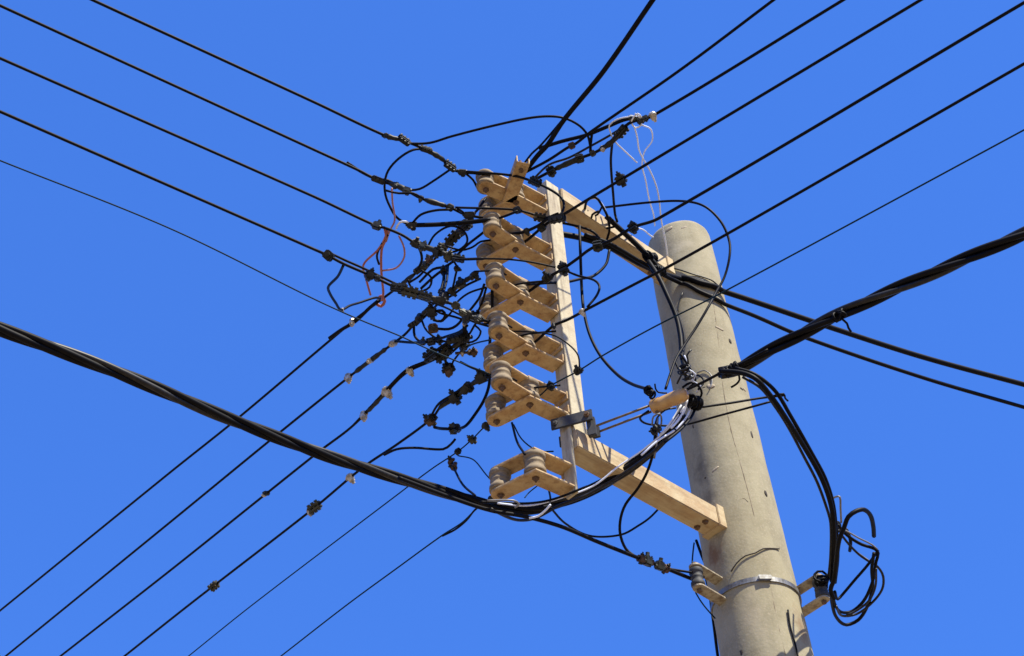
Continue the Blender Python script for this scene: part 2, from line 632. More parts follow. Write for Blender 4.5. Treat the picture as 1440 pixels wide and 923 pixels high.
def blob(u, v, r, m, name, stretch=(1, 1), sink=0.4, tilt=0.0):
    P = on_pole(u, v)
    nrm = Vector((P.x - POLE.x, P.y - POLE.y, 0)).normalized()
    tx = Vector((0, 0, 1)).cross(nrm)
    bm = bmesh.new()
    bmesh.ops.create_icosphere(bm, subdivisions=2, radius=1)
    for q in bm.verts:
        c = q.co * (1 + 0.35 * noise.noise(q.co * 1.7 + P * 13))
        x, y = c.x * stretch[0], c.y * stretch[1]
        x, y = x * math.cos(tilt) - y * math.sin(tilt), x * math.sin(tilt) + y * math.cos(tilt)
        q.co = P + (tx * x + Vector((0, 0, 1)) * y) * r + nrm * c.z * r * sink
    return link(name, bm, m, pole, True)


for u, v, r, st in ((996, 356, .006, (1, 1.6)), (1027, 480, .007, (1, 1.8)), (1043, 547, .006, (1.6, .8)), (1057, 612, .008, (.8, 2.2)),
                    (1077, 694, .007, (.9, 1.8)), (992, 672, .005, (1, 1)), (1043, 918, .008, (1, 1.8)), (953, 336, .003, (1, 1)),
                    (1018, 682, .003, (2, 1)), (1095, 770, .006, (1, 1.3)), (982, 347, .003, (1, 1)), (975, 600, .006, (.7, 1.8)),
                    (990, 545, .004, (1.8, .7)), (1001, 546, .003, (1, 1.6)), (988, 398, .003, (1, 1))):
    blob(u, v, r, 'pit', 'pit', st, .25)
for u, v, r, st in ((941, 322, .012, (1.5, .7)), (962, 320, .010, (1.4, .5)), (1012, 462, .010, (1.8, .6)), (1000, 543, .012, (1.2, .9)),
                    (1047, 548, .008, (1.2, .8)), (1006, 660, .01, (1.5, .5))):
    blob(u, v, r, 'mortar', 'mortar_smear', st, .18, random.uniform(-.6, .6))


for pts in (((1012, 640), (1016, 655), (1013, 668), (1019, 684)), ((986, 430), (984, 448), (989, 466), (986, 486)), ((1075, 880), (1079, 895), (1076, 910)),
            ((1030, 700), (1038, 704), (1046, 701), (1052, 706))):
    P = smooth_path([on_pole(u, v, -0.0004) for u, v in pts], 0.006)
    link('crack', tube(bmesh.new(), P, [0.0010 * random.uniform(.5, 1.2) for _ in P], 4), 'seam', pole)


def pole_ring(bm, h, width, thick, n=72, gap=0.002, a0=0, a1=2 * math.pi):
    r0 = pole_r(h) + gap
    prof = [(r0 - .001, -width / 2), (r0 + thick, -width / 2), (r0 + thick, width / 2), (r0 - .001, width / 2)]
    rings = []
    for k in range(n + 1):
        a = a0 + (a1 - a0) * k / n
        d = Vector((math.cos(a), math.sin(a), 0))
        rings.append([bm.verts.new(Vector((POLE.x, POLE.y, h)) + d * r + Vector((0, 0, z))) for r, z in prof])
    for k in range(n):
        for j in range(4):
            bm.faces.new((rings[k][j], rings[k + 1][j], rings[k + 1][(j + 1) % 4], rings[k][(j + 1) % 4]))
    return bm


BAND_H = 4.055
link('steel_band', pole_ring(bmesh.new(), BAND_H, 0.017, 0.003), 'band', pole)
# buckle tail of the band
Pb = on_pole(1080, 838)
nb = Vector((Pb.x - POLE.x, Pb.y - POLE.y, 0)).normalized()
Pb = POLE + nb * (pole_r(BAND_H) + 0.010) + Vector((0, 0, BAND_H))
tb = Vector((0, 0, 1)).cross(nb)
link('band_buckle', box(bmesh.new(), Pb, tb, nb, Vector((0, 0, 1)), 0.022, 0.004, 0.010, 0.003), 'band', pole)

# ------------------------------------------------------------------ the steel frame: two arms and the upright post
A = Vector((0.72, 0.69, 0)).normalized()       # from the post to the pole
Pn = Vector((A.y, -A.x, 0))                    # across, towards the street
UP = Vector((0, 0, 1))
POST = Vector((0.162, 3.12, 0))


def loc(a, p, h):
    return POST + A * a + Pn * p + UP * h


def to_pole(p):
    """distance along A from the post to the pole surface"""
    rel = POLE - POST
    along, off = rel.dot(A), rel.dot(Pn) - p
    return along - math.sqrt(max(0, 0.136 ** 2 - off ** 2))


def arm(label, h, hw, hh, a_start=-0.018, p=0.0):
    t = empty('crossarm', label, 'crossarm', 'beams bolted between post and pole')
    L = to_pole(p) + 0.004
    c = loc((a_start + L) / 2, p, h)
    link('beam', box(bmesh.new(), c, A, Pn, UP, (L - a_start) / 2, hw, hh, 0.003), 'painted', t)
    link('end_plate', box(bmesh.new(), loc(L - 0.012, p, h + 0.002), A, Pn, UP, 0.018, hw + 0.006, hh + 0.008, 0.002), 'painted', t)
    for dp in (-.5, .5):
        link('bolt', lathe(bmesh.new(), loc(L - 0.075, p + dp * hw, h - hh - .008), UP, [(.008, 0), (.008, .007), (.012, .0075), (.012, .0085)], 6), 'rust', t)
    return t


ARM_LO, ARM_UP = 4.315, 5.555
arm('lower beige crossarm running from the foot of the post to the pole', ARM_LO, 0.036, 0.036)
arm('upper beige crossarm running from the head of the post to the pole top', ARM_UP, 0.036, 0.036, a_start=0.046, p=-0.0)

post = empty('support_post', 'pale upright channel post carrying the insulator racks', 'post')
bm = bmesh.new()
# U channel section, open to the back
h0, h1 = ARM_LO + 0.037, 5.60
box(bm, loc(0.0125, 0.020, (h0 + h1) / 2), A, Pn, UP, 0.0305, 0.003, (h1 - h0) / 2, 0.0012)
box(bm, loc(-0.0155, -0.0065, (h0 + h1) / 2), A, Pn, UP, 0.0025, 0.0233, (h1 - h0) / 2, 0.0012)
box(bm, loc(0.0405, -0.0065, (h0 + h1) / 2), A, Pn, UP, 0.0025, 0.0203, (h1 - h0) / 2, 0.0012)
link('channel', bm, 'post', post)
link('foot_plate', box(bmesh.new(), loc(-0.024, -0.004, 4.265), A, Pn, UP, 0.005, 0.022, 0.155, 0.0015), 'post', post)
# ------------------------------------------------------------------ insulator racks
H = {1: 5.43, 2: 5.154, 3: 4.89, 4: 4.656, 5: 4.432, 6: 4.140}
GAP = 0.082


def spool_mesh():
    pr = [(0.012, 0.0), (0.0315, 0.001), (0.0335, 0.004), (0.0335, 0.016), (0.031, 0.018), (0.0285, 0.022), (0.0275, 0.028), (0.0285, 0.033),
          (0.0305, 0.036), (0.0305, 0.039), (0.0285, 0.042), (0.0275, 0.048), (0.0285, 0.053), (0.031, 0.056), (0.0335, 0.058), (0.0335, 0.070), (0.0315, 0.073), (0.012, 0.074)]
    bm = lathe(bmesh.new(), Vector((0, 0, 0)), UP, pr, 22)
    me = bpy.data.meshes.new('spool_insulator')
    bm.to_mesh(me); bm.free()
    for p in me.polygons: p.use_smooth = True
    me.materials.append(M['porcelain'])
    return me


def rbolt_mesh():
    bm = bmesh.new()
    lathe(bm, Vector((0, 0, -0.0195)), UP, [(0.0035, -0.006), (0.004, 0.0), (0.0075, 0.001), (0.0075, 0.007), (0.0125, 0.0075), (0.0125, 0.0100), (0.004, 0.011), (0.004, GAP + 0.018), (0.009, GAP + 0.0185), (0.009, GAP + 0.026)], 6)
    me = bpy.data.meshes.new('bolt')
    bm.to_mesh(me); bm.free()
    me.materials.append(M['rust'])
    return me


SPOOL, RB = spool_mesh(), rbolt_mesh()
SPOOL_DARK = SPOOL.copy()
SPOOL_DARK.materials[0] = M['steel']
NEAR, MID, BR = (-0.262, -0.022), (-0.147, -0.026), (-0.178, -0.146)


def v2(a, p):
    q = loc(a, p, 0)
    return Vector((q.x, q.y))


def rack(i, label, near=True, branch=True, mid=True, shift=0.0, diag=False, near_at=NEAR):
    h = H[i]
    t = empty('insulator_rack', label, 'insulator rack', 'insulator racks stacked on the post', loc=(0, 0, 0))
    w = 0.0295

    def s(q): return (q[0] + shift, q[1])
    for up in (0, 1):
        z = h + (GAP if up else 0)
        ch = ribbon_outline([v2(-0.018, -0.014), v2(*s(MID)), v2(*s(BR))] if branch else [v2(-0.018, -0.014), v2(*s(MID))], w, (False, True))
        link('strap', prism(bmesh.new(), ch, z - 0.011, z, 0.003), 'strap', t)
        if near:
            o = ribbon_outline([v2(*near_at), v2(*s(MID))], w * .98)
            z2 = z + 0.0115 if not up else z - 0.0085
            link('strap', prism(bmesh.new(), o, z2 - 0.011, z2, 0.003), 'strap', t)
        # turned-down ear against the post
        link('ear', box(bmesh.new(), loc(-0.0225, -0.012, z + (0.012 if not up else -0.012)), A, Pn, UP, 0.003, w, 0.016, 0.001), 'strap', t)
    spots = [s(MID)] + ([near_at] if near else []) + ([s(BR)] if branch else [])
    for a, p in spots:
        for me, nm in ((SPOOL, 'spool_insulator'), (RB, 'bolt')):
            o = bpy.data.objects.new(nm, me)
            o.location = loc(a, p, h + (0.0008 if nm != 'bolt' else 0))
            o.rotation_euler = (random.uniform(-.03, .03), random.uniform(-.03, .03), random.uniform(0, 6)) if nm != 'bolt' else (0, 0, random.uniform(0, 1))
            C.objects.link(o)
            o.parent = t
    if diag:      # broad strap reaching up and out towards the street wires
        p0, p1 = v2(-0.128, -0.045), v2(-0.235, 0.105)
        Q = at(736, 228, h - 0.006)
        p1 = Vector((Q.x, Q.y))
        Q = at(716, 284, h - 0.006)
        p0 = Vector((Q.x, Q.y))
        o = ribbon_outline([p0, p1], 0.024, (False, False))
        link('strap', prism(bmesh.new(), o, h - 0.0110, h - 0.0070), 'strap', t)
        d = (p1 - p0).normalized()
        m2 = Vector((d.y, -d.x))
        for k in (-1, 1):
            q = [p0 + m2 * 0.022 * k, p1 + m2 * 0.022 * k]
            link('strap_side', prism(bmesh.new(), ribbon_outline(q, 0.002, (False, False)), h - 0.0068, h + 0.024, 0), 'strap', t)
        c = p1 - d * 0.03
        link('bolt', lathe(bmesh.new(), Vector((c.x, c.y, h - 0.022)), UP, [(.006, 0), (.009, .001), (.009, .010), (.005, .011), (.005, .06)], 6), 'rust', t)
    return t


rack(1, 'topmost insulator rack with an extra broad strap reaching up towards the street wires', shift=0.012, diag=True, near_at=(-0.257, -0.05))
rack(2, 'second insulator rack from the top of the post', shift=-0.010)
rack(3, 'third insulator rack down the post, level with where the right cables leave the pole', shift=-0.006)
rack(4, 'fourth insulator rack down the post, third up from the dark clamp')
rack(5, 'fifth insulator rack, just above the dark steel clamp on the post')
rack(6, 'lowest insulator rack hanging alone below the clamp, without its near arm', near=False)

# ------------------------------------------------------------------ clamp and strain insulator at the foot of the post
cl = empty('yoke_clamp', 'dark grey flat steel clamp round the foot of the post', 'clamp')
HC = 4.385
dq = at(834, 600, HC) - at(777, 615, HC)
dq.z = 0
dq.normalize(); nq = dq.cross(UP)
cc = Vector((POST.x + 0.000, POST.y - 0.040, HC))
link('flat_bar', box(bmesh.new(), cc, dq, nq, UP, 0.066, 0.004, 0.021, 0.0015), 'steel', cl)
link('flat_bar', box(bmesh.new(), cc - nq * 0.085, dq, nq, UP, 0.066, 0.004, 0.021, 0.0015), 'steel', cl)
link('end_lug', box(bmesh.new(), cc + dq * 0.056 - nq * 0.016 - UP * 0.036, dq, nq, UP, 0.013, 0.008, 0.036, 0.002), 'steel', cl)
link('bolt', lathe(bmesh.new(), cc + dq * .050 + nq * .004, nq, [(.010, 0), (.010, .005), (.006, .006), (.006, .012)], 6), 'rust', cl)
link('bolt', lathe(bmesh.new(), cc - dq * .052 + nq * .004, nq, [(.010, 0), (.010, .004), (.005, .005), (.005, .008)], 6), 'steel', cl)

HS = 4.40
si = empty('strain_insulator', 'tan cylindrical strain insulator between two rods and the right hand cable', 'insulator')
s0, s1 = at(915, 574, HS), at(967, 553, HS)
ds = (s1 - s0).normalized()
L = (s1 - s0).length
link('body', lathe(bmesh.new(), s0, ds, [(.010, 0), (.020, .003), (.0235, .010), (.0235, .035), (.0215, .038), (.0215, L * .55), (.0225, L * .6), (.0225, L - .02), (.018, L - .004), (.008, L)], 20), 'tan', si, True)
link('bolt', lathe(bmesh.new(), s0 + ds * 0.018 - UP * 0.032, UP, [(.006, 0), (.006, .008), (.004, .009), (.004, .06)], 6), 'rust', si)
for (u0, v0), (u1, v1) in (((836, 600), (918, 569)), ((838, 609), (916, 579))):
    link('rod', tube(bmesh.new(), [at(u0, v0, HC), at((u0 + u1) / 2, (v0 + v1) / 2, (HC + HS) / 2), at(u1, v1, HS)], 0.0038), 'rod', si, True)

# ------------------------------------------------------------------ brackets on the pole band
def bracket(label, plates, spool_uv, hmid, m):
    t = empty('pole_bracket', label, 'bracket')
    return t


def shackle(label, root_uv, tip_uv, h, gap, m, spool='porcelain', w=0.020):
    """two flat arms one above the other leaving the pole band, a spool between their tips"""
    t = empty('pole_bracket', label, 'bracket')
    T = at(*tip_uv, h)
    R = at(*root_uv, h)
    d = (T - R); d.z = 0
    L = d.length
    d.normalize()
    s = d.cross(UP)
    for k in (-1, 1):
        pts = ribbon_outline([Vector((R.x, R.y)), Vector((T.x, T.y))], w, (False, True))
        z = h + k * gap / 2
        link('arm', prism(bmesh.new(), pts, z - .004, z + .004), m, t)
    link('back_plate', box(bmesh.new(), R - d * 0.004 + UP * 0, d, s, UP, 0.004, w * 1.15, gap / 2 + 0.004, 0.001), m, t)
    o = bpy.data.objects.new('spool_insulator', SPOOL_DARK)
    k = 0.9 * (gap - 0.008) / 0.074
    o.scale = (.66, .66, k)
    o.location = T - UP * (gap / 2 - 0.004)
    C.objects.link(o); o.parent = t
    link('bolt', lathe(bmesh.new(), T - UP * (gap / 2 + .015), UP, [(.008, 0), (.008, .008), (.004, .009), (.004, gap + .022), (.008, gap + .023), (.008, gap + .030)], 6), 'rust', t)
    return t, T


HB = BAND_H
_, TR = shackle('weathered two arm bracket on the right of the pole holding the hanging cable', (1117, 852), (1154, 828), HB - 0.02, 0.080, 'bracket')
_, TL = shackle('small weathered bracket with insulator on the left of the pole', (1024, 838), (980, 812), HB + 0.010, 0.078, 'bracket')

# ------------------------------------------------------------------ overhead wires
g = 0.040
h1, h2, h3, h4, h5, h6 = (H[k] + g for k in range(1, 7))
LW = 'overhead wires arriving from the upper left'
RW = 'overhead wires arriving from the upper right'
BW = 'overhead wires leaving to the lower left'
OV = 'overhead_wire'


wire(OV, 'topmost overhead wire from the upper left corner, ending at the top rack', 'wire',
     [(130, 0, h1), (440, 143), (542, 191), (568, 198), (599, 211), (622, 224), (640, 240), (672, 244), (690, 246, h1)], 4.2, ext=14,
     cons=[(541, 190, 'd'), (566, 199, 'd'), (599, 211, 'd'), (634, 234, 'd'), (650, 239, 'd'), (553, 195, 's', 20), (615, 219, 's', 26)], group=LW)
wire(OV, 'second overhead wire from the upper left, doubled before its two dark clamps', 'wire',
     [(0, 8, h1 - .06), (440, 210), (505, 240), (532, 254), (557, 261), (572, 268), (592, 279), (633, 292), (655, 302), (690, 308, h2 + .02)], 4.2, ext=14,
     cons=[(530, 260, 'd'), (558, 262, 'd'), (573, 268, 'o'), (592, 279, 'o', .8), (634, 293, 'd'), (659, 305, 'd', 1.3), (564, 265, 's', 26), (610, 286, 's', 24)], group=LW)
wire('jumper_wire', 'short tail wire lying along the second upper left wire', 'wire',
     [(488, 229, h1 - .06), (510, 243), (530, 252), (545, 254), (556, 260, h1 - .05)], 4.5)
wire(OV, 'third overhead wire from the upper left, ending among the red wires', 'wire',
     [(0, 82, h2), (440, 276), (525, 316), (545, 322), (568, 332), (585, 343), (605, 350), (622, 356), (640, 364), (680, 364, h3 + .06)], 4.2, ext=14,
     cons=[(528, 318, 'd', 1.1), (585, 344, 'd'), (596, 345, 'o'), (618, 352, 'd', 1.2), (630, 360, 'o'), (605, 350, 's', 26), (628, 358, 's', 22), (645, 366, 'd', .8)], group=LW)
wire(OV, 'fourth overhead wire from the upper left, with a hooked loop below it', 'wire',
     [(0, 157, h3), (440, 350), (462, 360), (483, 371), (520, 387), (561, 406), (598, 417), (641, 430), (657, 444), (695, 454, h4)], 4.4, ext=14,
     cons=[(462, 360, 'd', 1.1), (519, 387, 'd', 1.2), (530, 390, 'd'), (562, 405, 'd', 1.2), (577, 408, 'o', 1.2), (596, 416, 'o'), (620, 425, 'd', 1.1), (639, 432, 'o'), (655, 445, 'd', 1.3), (672, 455, 'd', 1.2), (612, 428, 'd', .9), (612, 422, 's', 26), (660, 450, 's', 26), (650, 440, 'o', 1.1)], group=LW)
wire(OV, 'thin overhead wire from the left edge, lowest of those going up left', 'wire',
     [(0, 226, h4), (240, 322), (440, 420), (481, 439), (511, 452), (563, 473), (602, 491), (647, 510), (681, 523), (703, 533, h5)], 2.1, 'thin', ext=14, group=LW)

wire(OV, 'thick double overhead wire from the top edge down to the top strap', 'wire',
     [(918, 0, h1), (849, 100), (793, 169), (770, 204), (756, 219), (742, 237, H[1])], 7.4, ext=12, group=RW)
wire('jumper_wire', 'single wire tail beside the end of the thick double wire', 'wire',
     [(790, 170, h1), (768, 196), (757, 208), (748, 216), (735, 233, H[1] + .01)], 3.2)
wire(OV, 'overhead wire from the upper right, second from the thick double one', 'wire',
     [(1088, 0, h1), (956, 99), (833, 184), (810, 202), (798, 208), (772, 225), (740, 242, H[1])], 4.2, ext=12, cons=[(803, 203, 'b', .9)], group=RW)
wire(OV, 'overhead wire from the upper right, knotted with pale wire ends near its clamps', 'wire',
     [(1186, 0, h1), (918, 163), (884, 174), (860, 200), (838, 214), (815, 223), (785, 236), (765, 246), (745, 257, H[1])], 4.4, ext=12,
     cons=[(918, 162, 'l', 1.0), (905, 168, 'o', .9), (877, 187, 'd', 1.1), (846, 203, 'l', .8), (832, 215, 'o', .8), (814, 223, 'd', 1.1), (777, 243, 'd', 1.1), (860, 200, 's', 40), (800, 231, 's', 34)], group=RW)
wire(OV, 'overhead wire from the upper right with one dark clamp beside the hanging white wires', 'wire',
     [(1295, 0, h2), (873, 253), (828, 280), (792, 302), (770, 314), (740, 339), (733, 343, h2)], 4.2, ext=12,
     cons=[(873, 253, 'd', 1.2), (783, 305, 'd', 1.2), (762, 318, 'd', 1.1)], group=RW)
wire(OV, 'overhead wire from the right top corner, clamped above the pole top', 'wire',
     [(1440, 4, h3), (925, 308), (890, 320), (860, 338), (831, 350), (812, 364), (792, 378), (770, 391), (748, 407), (740, 412, h3)], 4.4, ext=12,
     cons=[(888, 318, 'd', 1.1), (838, 345, 'd', 1.1), (788, 374, 'd', 1.2), (768, 388, 'd', 1.1)], group=RW)
wire(OV, 'overhead wire from the right edge crossing in front of the pole near its top', 'wire',
     [(1440, 90, h4), (1030, 325), (935, 378), (898, 397), (824, 436), (798, 450), (779, 458), (755, 479), (747, 485, h4)], 4.0, ext=12,
     cons=[(819, 439, 'l', .7), (779, 457, 'd', .7)], group=RW)
wire(OV, 'thin overhead wire from the right edge passing behind the two black cables', 'wire',
     [(1440, 183, h5), (1015, 412), (920, 460), (848, 500), (813, 522), (790, 534), (774, 543), (761, 555), (753, 560, h5)], 2.2, 'thin', ext=12,
     cons=[(813, 522, 'd', .8), (774, 543, 'd', .8)], group=RW)
wire('jumper_wire', 'heavy wire linking the thick double wire to the pale knotted clamps', 'wire',
     [(758, 209, h1 + .02), (790, 199), (825, 190), (855, 178), (880, 168), (900, 166, h1)], 5.5, cons=[(890, 172, 'o', .9)])

wire(OV, 'uppermost overhead wire going to the lower left edge, taped with red wire ends', 'wire',
     [(0, 859, h1), (240, 664), (335, 588), (495, 453), (533, 424), (557, 406), (592, 378), (607, 362), (626, 346), (645, 326), (668, 300, h1)], 3.9, ext=16,
     cons=[(494, 454, 'l', 1.1), (592, 380, 'd', 1.2), (596, 372, 'o'), (605, 364, 'b'), (620, 350, 'd', 1.2), (627, 347, 'o'), (637, 334, 'd', 1.2), (655, 318, 'd', 1.3), (657, 325, 'b', 1.2), (648, 325, 'd', 1.2), (600, 368, 's', 26), (630, 342, 's', 24), (650, 322, 's', 24), (575, 394, 's', 20)], group=BW)
wire('jumper_wire', 'short thick splice on the uppermost lower left wire', 'wire',
     [(463, 476, h1), (480, 464), (500, 452), (520, 433), (532, 423, h1)], 5.2)
wire(OV, 'second overhead wire going to the lower left, with three pale clamps in a row', 'wire',
     [(8, 923, h2), (240, 734), (389, 612), (490, 531), (553, 483), (570, 470), (590, 447), (612, 425), (635, 410), (648, 399), (672, 384, h2)], 3.9, ext=16,
     cons=[(490, 531, 'l', 1.1), (519, 507, 'l', 1.1), (553, 481, 'l', 1.1), (582, 456, 'd', .9), (590, 447, 'd', 1.3), (634, 411, 'd', 1.3), (637, 392, 'l', .7), (647, 400, 'd', 1.1), (670, 385, 'd', 1.2), (655, 375, 'o'), (640, 405, 's', 26), (660, 392, 's', 20), (600, 437, 's', 18), (628, 417, 'd', 1.1), (520, 506, 's', 60)], group=BW)
wire(OV, 'third overhead wire going to the lower left, doubled between its pale clamps', 'wire',
     [(85, 923, h3), (240, 802), (365, 702), (449, 635), (495, 600), (544, 551), (572, 524), (612, 505), (631, 492), (653, 475), (657, 450), (684, 440, h3)], 3.9, ext=16,
     cons=[(375, 692, 'd', 1.0), (370, 697, 'l', .6), (510, 583, 'l', 1.1), (544, 551, 'l', 1.2), (580, 528, 'l', 1.0), (622, 492, 'o', 1.2), (630, 495, 'd', 1.2), (652, 474, 'd', 1.2), (658, 449, 'd', 1.2), (645, 482, 's', 26), (615, 503, 'd', 1.1), (665, 444, 'o', 1.1), (673, 441, 'd', 1.1), (530, 566, 's', 40)], group=BW)
wire('jumper_wire', 'second conductor alongside the third lower left wire', 'wire',
     [(497, 598, h3), (530, 563), (550, 541), (572, 520), (592, 511), (615, 503, h3)], 3.6)
wire(OV, 'fourth overhead wire going to the lower left, lowest of the black ones, with spaced clamps', 'wire',
     [(175, 923, h4), (267, 850), (440, 716), (511, 657), (560, 624), (608, 588), (620, 572), (640, 559), (656, 546), (677, 532), (690, 527, h4)], 3.9, ext=16,
     cons=[(302, 824, 'o', .9), (302, 819, 'l', .6), (442, 714, 'o', 1.1), (434, 721, 'l', .8), (494, 671, 'l', 1.1), (608, 590, 'd', 1.0), (612, 600, 'b', 1.3), (640, 559, 'd', 1.3), (655, 547, 'd', 1.2), (676, 532, 'd', 1.3), (628, 567, 's', 26), (648, 552, 's', 22), (668, 538, 's', 22)], group=BW)
wire('jumper_wire', 'second conductor lying along the fourth lower left wire', 'wire',
     [(604, 590, h4), (617, 568), (640, 553), (655, 541, h4)], 3.6)
wire(OV, 'thin overhead wire going to the lower left, with two small dark clamps', 'wire',
     [(265, 923, h5), (356, 850), (560, 695), (608, 659), (644, 635), (664, 618), (683, 599), (700, 588, h5)], 2.0, 'thin', ext=16,
     cons=[(664, 619, 'o', .9), (683, 599, 'd', .9), (644, 634, 'd', .7)], group=BW)
wire(OV, 'thin overhead wire at bottom, lowest and rightmost of those going to the lower left', 'wire',
     [(395, 923, h6), (489, 850), (560, 798), (622, 753), (650, 735), (670, 716), (691, 702), (706, 694, h6)], 2.2, 'thin', ext=16,
     cons=[(691, 699, 'd', .9)], group=BW)
wire('jumper_wire', 'short spliced tail on the lowest thin wire just under the thick twisted cable', 'wire',
     [(622, 754, h6), (640, 745), (656, 732), (668, 717), (676, 712, h6)], 2.8)

# ------------------------------------------------------------------ thick twisted cables
def twisted(label, pts, strands, Rpx, rpx, pitch, ext=None, m='black', greys=(), group=None, phase=0.0):
    t = empty('twisted_cable', label, 'cable', group)
    P = resolve(pts)
    dd = sum(depth(p) for p in P) / len(P)
    core = smooth_path(P)
    path = core
    if ext:
        d = (P[0] - P[1]).normalized()
        path = [P[0] + d * ext * (k / 12) ** 1.5 for k in range(12, 0, -1)] + core
    R, r = Rpx / F_PX * dd, rpx / F_PX * dd
    path = keep_out(path, R + r)
    for k in range(strands):
        link('strand', tube(bmesh.new(), helix(path, R, k, strands, pitch, phase), r, 8), 'grey' if k in greys else m, t, True)
    return t, core


HBN = 4.02
tw, _ = twisted('thick black twisted cable sweeping in from the left edge under the racks',
                [(0, 463, HBN), (160, 522), (330, 592), (448, 637), (515, 659), (600, 685), (660, 703), (700, 714), (745, 716), (790, 706), (830, 690), (870, 668), (905, 642), (938, 612), (962, 584, 4.36)],
                4, 4.6, 4.3, 0.75, ext=12, greys=(2,), phase=0.6)
wire('tie_wire', 'pale wire lying over the bend of the thick twisted cable', 'wire',
     [(700, 708, HBN + .01), (745, 711), (790, 700), (835, 683), (870, 656), (905, 632), (940, 602), (963, 572, 4.38)], 2.6, 'white')
wire('jumper_wire', 'black cable under the bend, running along the thick twisted cable', 'wire',
     [(690, 716, HBN), (725, 731), (752, 729), (785, 712), (830, 694), (880, 664), (918, 636), (950, 603, 4.3)], 4.5, 'grey')
wire('tie_wire', 'short pale wire bend at the lowest point of the twisted cable', 'wire',
     [(744, 729, HBN - .01), (757, 726), (768, 717), (774, 710, HBN)], 3.0, 'white')
wire('jumper_wire', 'straight horizontal cable under the lowest rack', 'wire',
     [(676, 706, HBN), (700, 707), (744, 708), (779, 702), (826, 684, HBN + .1)], 3.6)
wire('tie_wire', 'short blue grey wire over the horizontal cable under the lowest rack', 'wire',
     [(685, 704, HBN + .01), (722, 704), (730, 709), (724, 714, HBN + .01)], 3.0, 'galv')
bp, bcore = wire('service_cable', 'double black cable running from the twisted bundle down to the left pole bracket', 'cable',
     [(560, 672, HBN - .01), (640, 702), (690, 718), (740, 727), (790, 741), (840, 762), (893, 783), (910, 789), (945, 803), (972, 814), (984, 818, HB + .02)], 5.4,
     cons=[(900, 784, 'b', .8), (908, 788, 'o', 1.0), (914, 787, 'b', .8), (928, 797, 'o', 1.0), (936, 801, 'b', .9)])
wire('tie_wire', 'dead end loop wire round the left pole bracket', 'wire',
     [(940, 800, HB + .02), (958, 803), (975, 806), (990, 812, HB + .02)], 3.4)

twc, _ = twisted('thick black twisted cable rising to the right edge from the strain insulator',
                 [(1440, 329, 4.52), (1340, 372), (1250, 411), (1175, 445), (1100, 484), (1062, 505), (1034, 520), (1012, 526, 4.42)],
                 3, 5.4, 4.4, 0.62, ext=12, greys=(1,))
wire('jumper_wire', 'single messenger wire from strain insulator to the thick right cable', 'wire',
     [(966, 548, HS), (990, 537), (1015, 524), (1034, 516), (1080, 492, 4.44)], 4.0)
# bound knots
def knot(label, u, v, h, rpx, n=26, wpx=2.6, m='condark', d=None, squash=1.0, onpole=False, name='wire_knot'):
    Cn = on_pole(u, v, 0.02) if onpole else at(u, v, h)
    s = depth(Cn) / F_PX
    rr = rpx * s
    ax = (d if d is not None else Vector((random.uniform(-1, 1), random.uniform(-1, 1), .3))).normalized()
    t = Vector((0, 0, 1)) if abs(ax.z) < .8 else Vector((1, 0, 0))
    a = ax.cross(t).normalized(); b = ax.cross(a)
    pts = []
    loose = 0.0 if d is not None else 1.0
    for k in range(n * 6):
        q = k / (n * 6)
        ang = 2 * math.pi * k / 10
        sd = Vector((k * .11, u * .37, v * .21))
        rad = rr * (0.70 + 0.55 * loose * noise.noise(sd)) * squash
        off = math.sin(q * math.pi * 5) * .95 * rr + loose * rr * .7 * noise.noise(sd * 1.7)
        ax2 = (ax + loose * 0.9 * Vector((noise.noise(sd + Vector((5, 0, 0))), noise.noise(sd + Vector((0, 5, 0))), noise.noise(sd + Vector((0, 0, 5)))))).normalized()
        a2 = ax2.cross(t).normalized(); b2 = ax2.cross(a2)
        pts.append(Cn + ax * off + (a2 * math.cos(ang) + b2 * math.sin(ang)) * rad)
    return tag(link(name, tube(bmesh.new(), pts, wpx / 2 * s, 6), m, None, True), label, 'wire knot')


dR = (at(1100, 484, 4.45) - at(1034, 520, 4.42))
knot('bound black wrapping where the thick right cable ends before the pole', 1029, 520, 4.42, 10, 14, 4, 'black', dR)
knot('tape wrapping on the thick right cable where a torn tail hangs', 1180, 444, 4.46, 8.5, 6, 4, 'black', dR)
wire('torn_tail', 'short torn tape tail hanging under the thick right cable', 'wire',
     [(1183, 448, 4.45), (1191, 455), (1193, 461), (1197, 467, 4.42)], 3.4)
wire('tie_wire', 'small black hook of wire below the knot in front of the pole', 'wire',
     [(1038, 524, 4.42), (1040, 534), (1036, 540), (1028, 545, 4.40)], 3.0)
knot('dense black wire knot beside the tan strain insulator', 976, 566, 4.40, 11, 22, 3.4, 'black')
knot('tangle of grey and black wire ends above the tan strain insulator', 965, 524, 4.45, 10, 16, 2.6, 'grey')
knot('small dark wire knot at the left tip of the tan strain insulator', 914, 552, 4.41, 7, 12, 3, 'black')
knot('small dark clamp of wire turns below the tan strain insulator', 922, 604, 4.30, 7, 12, 3, 'condark')

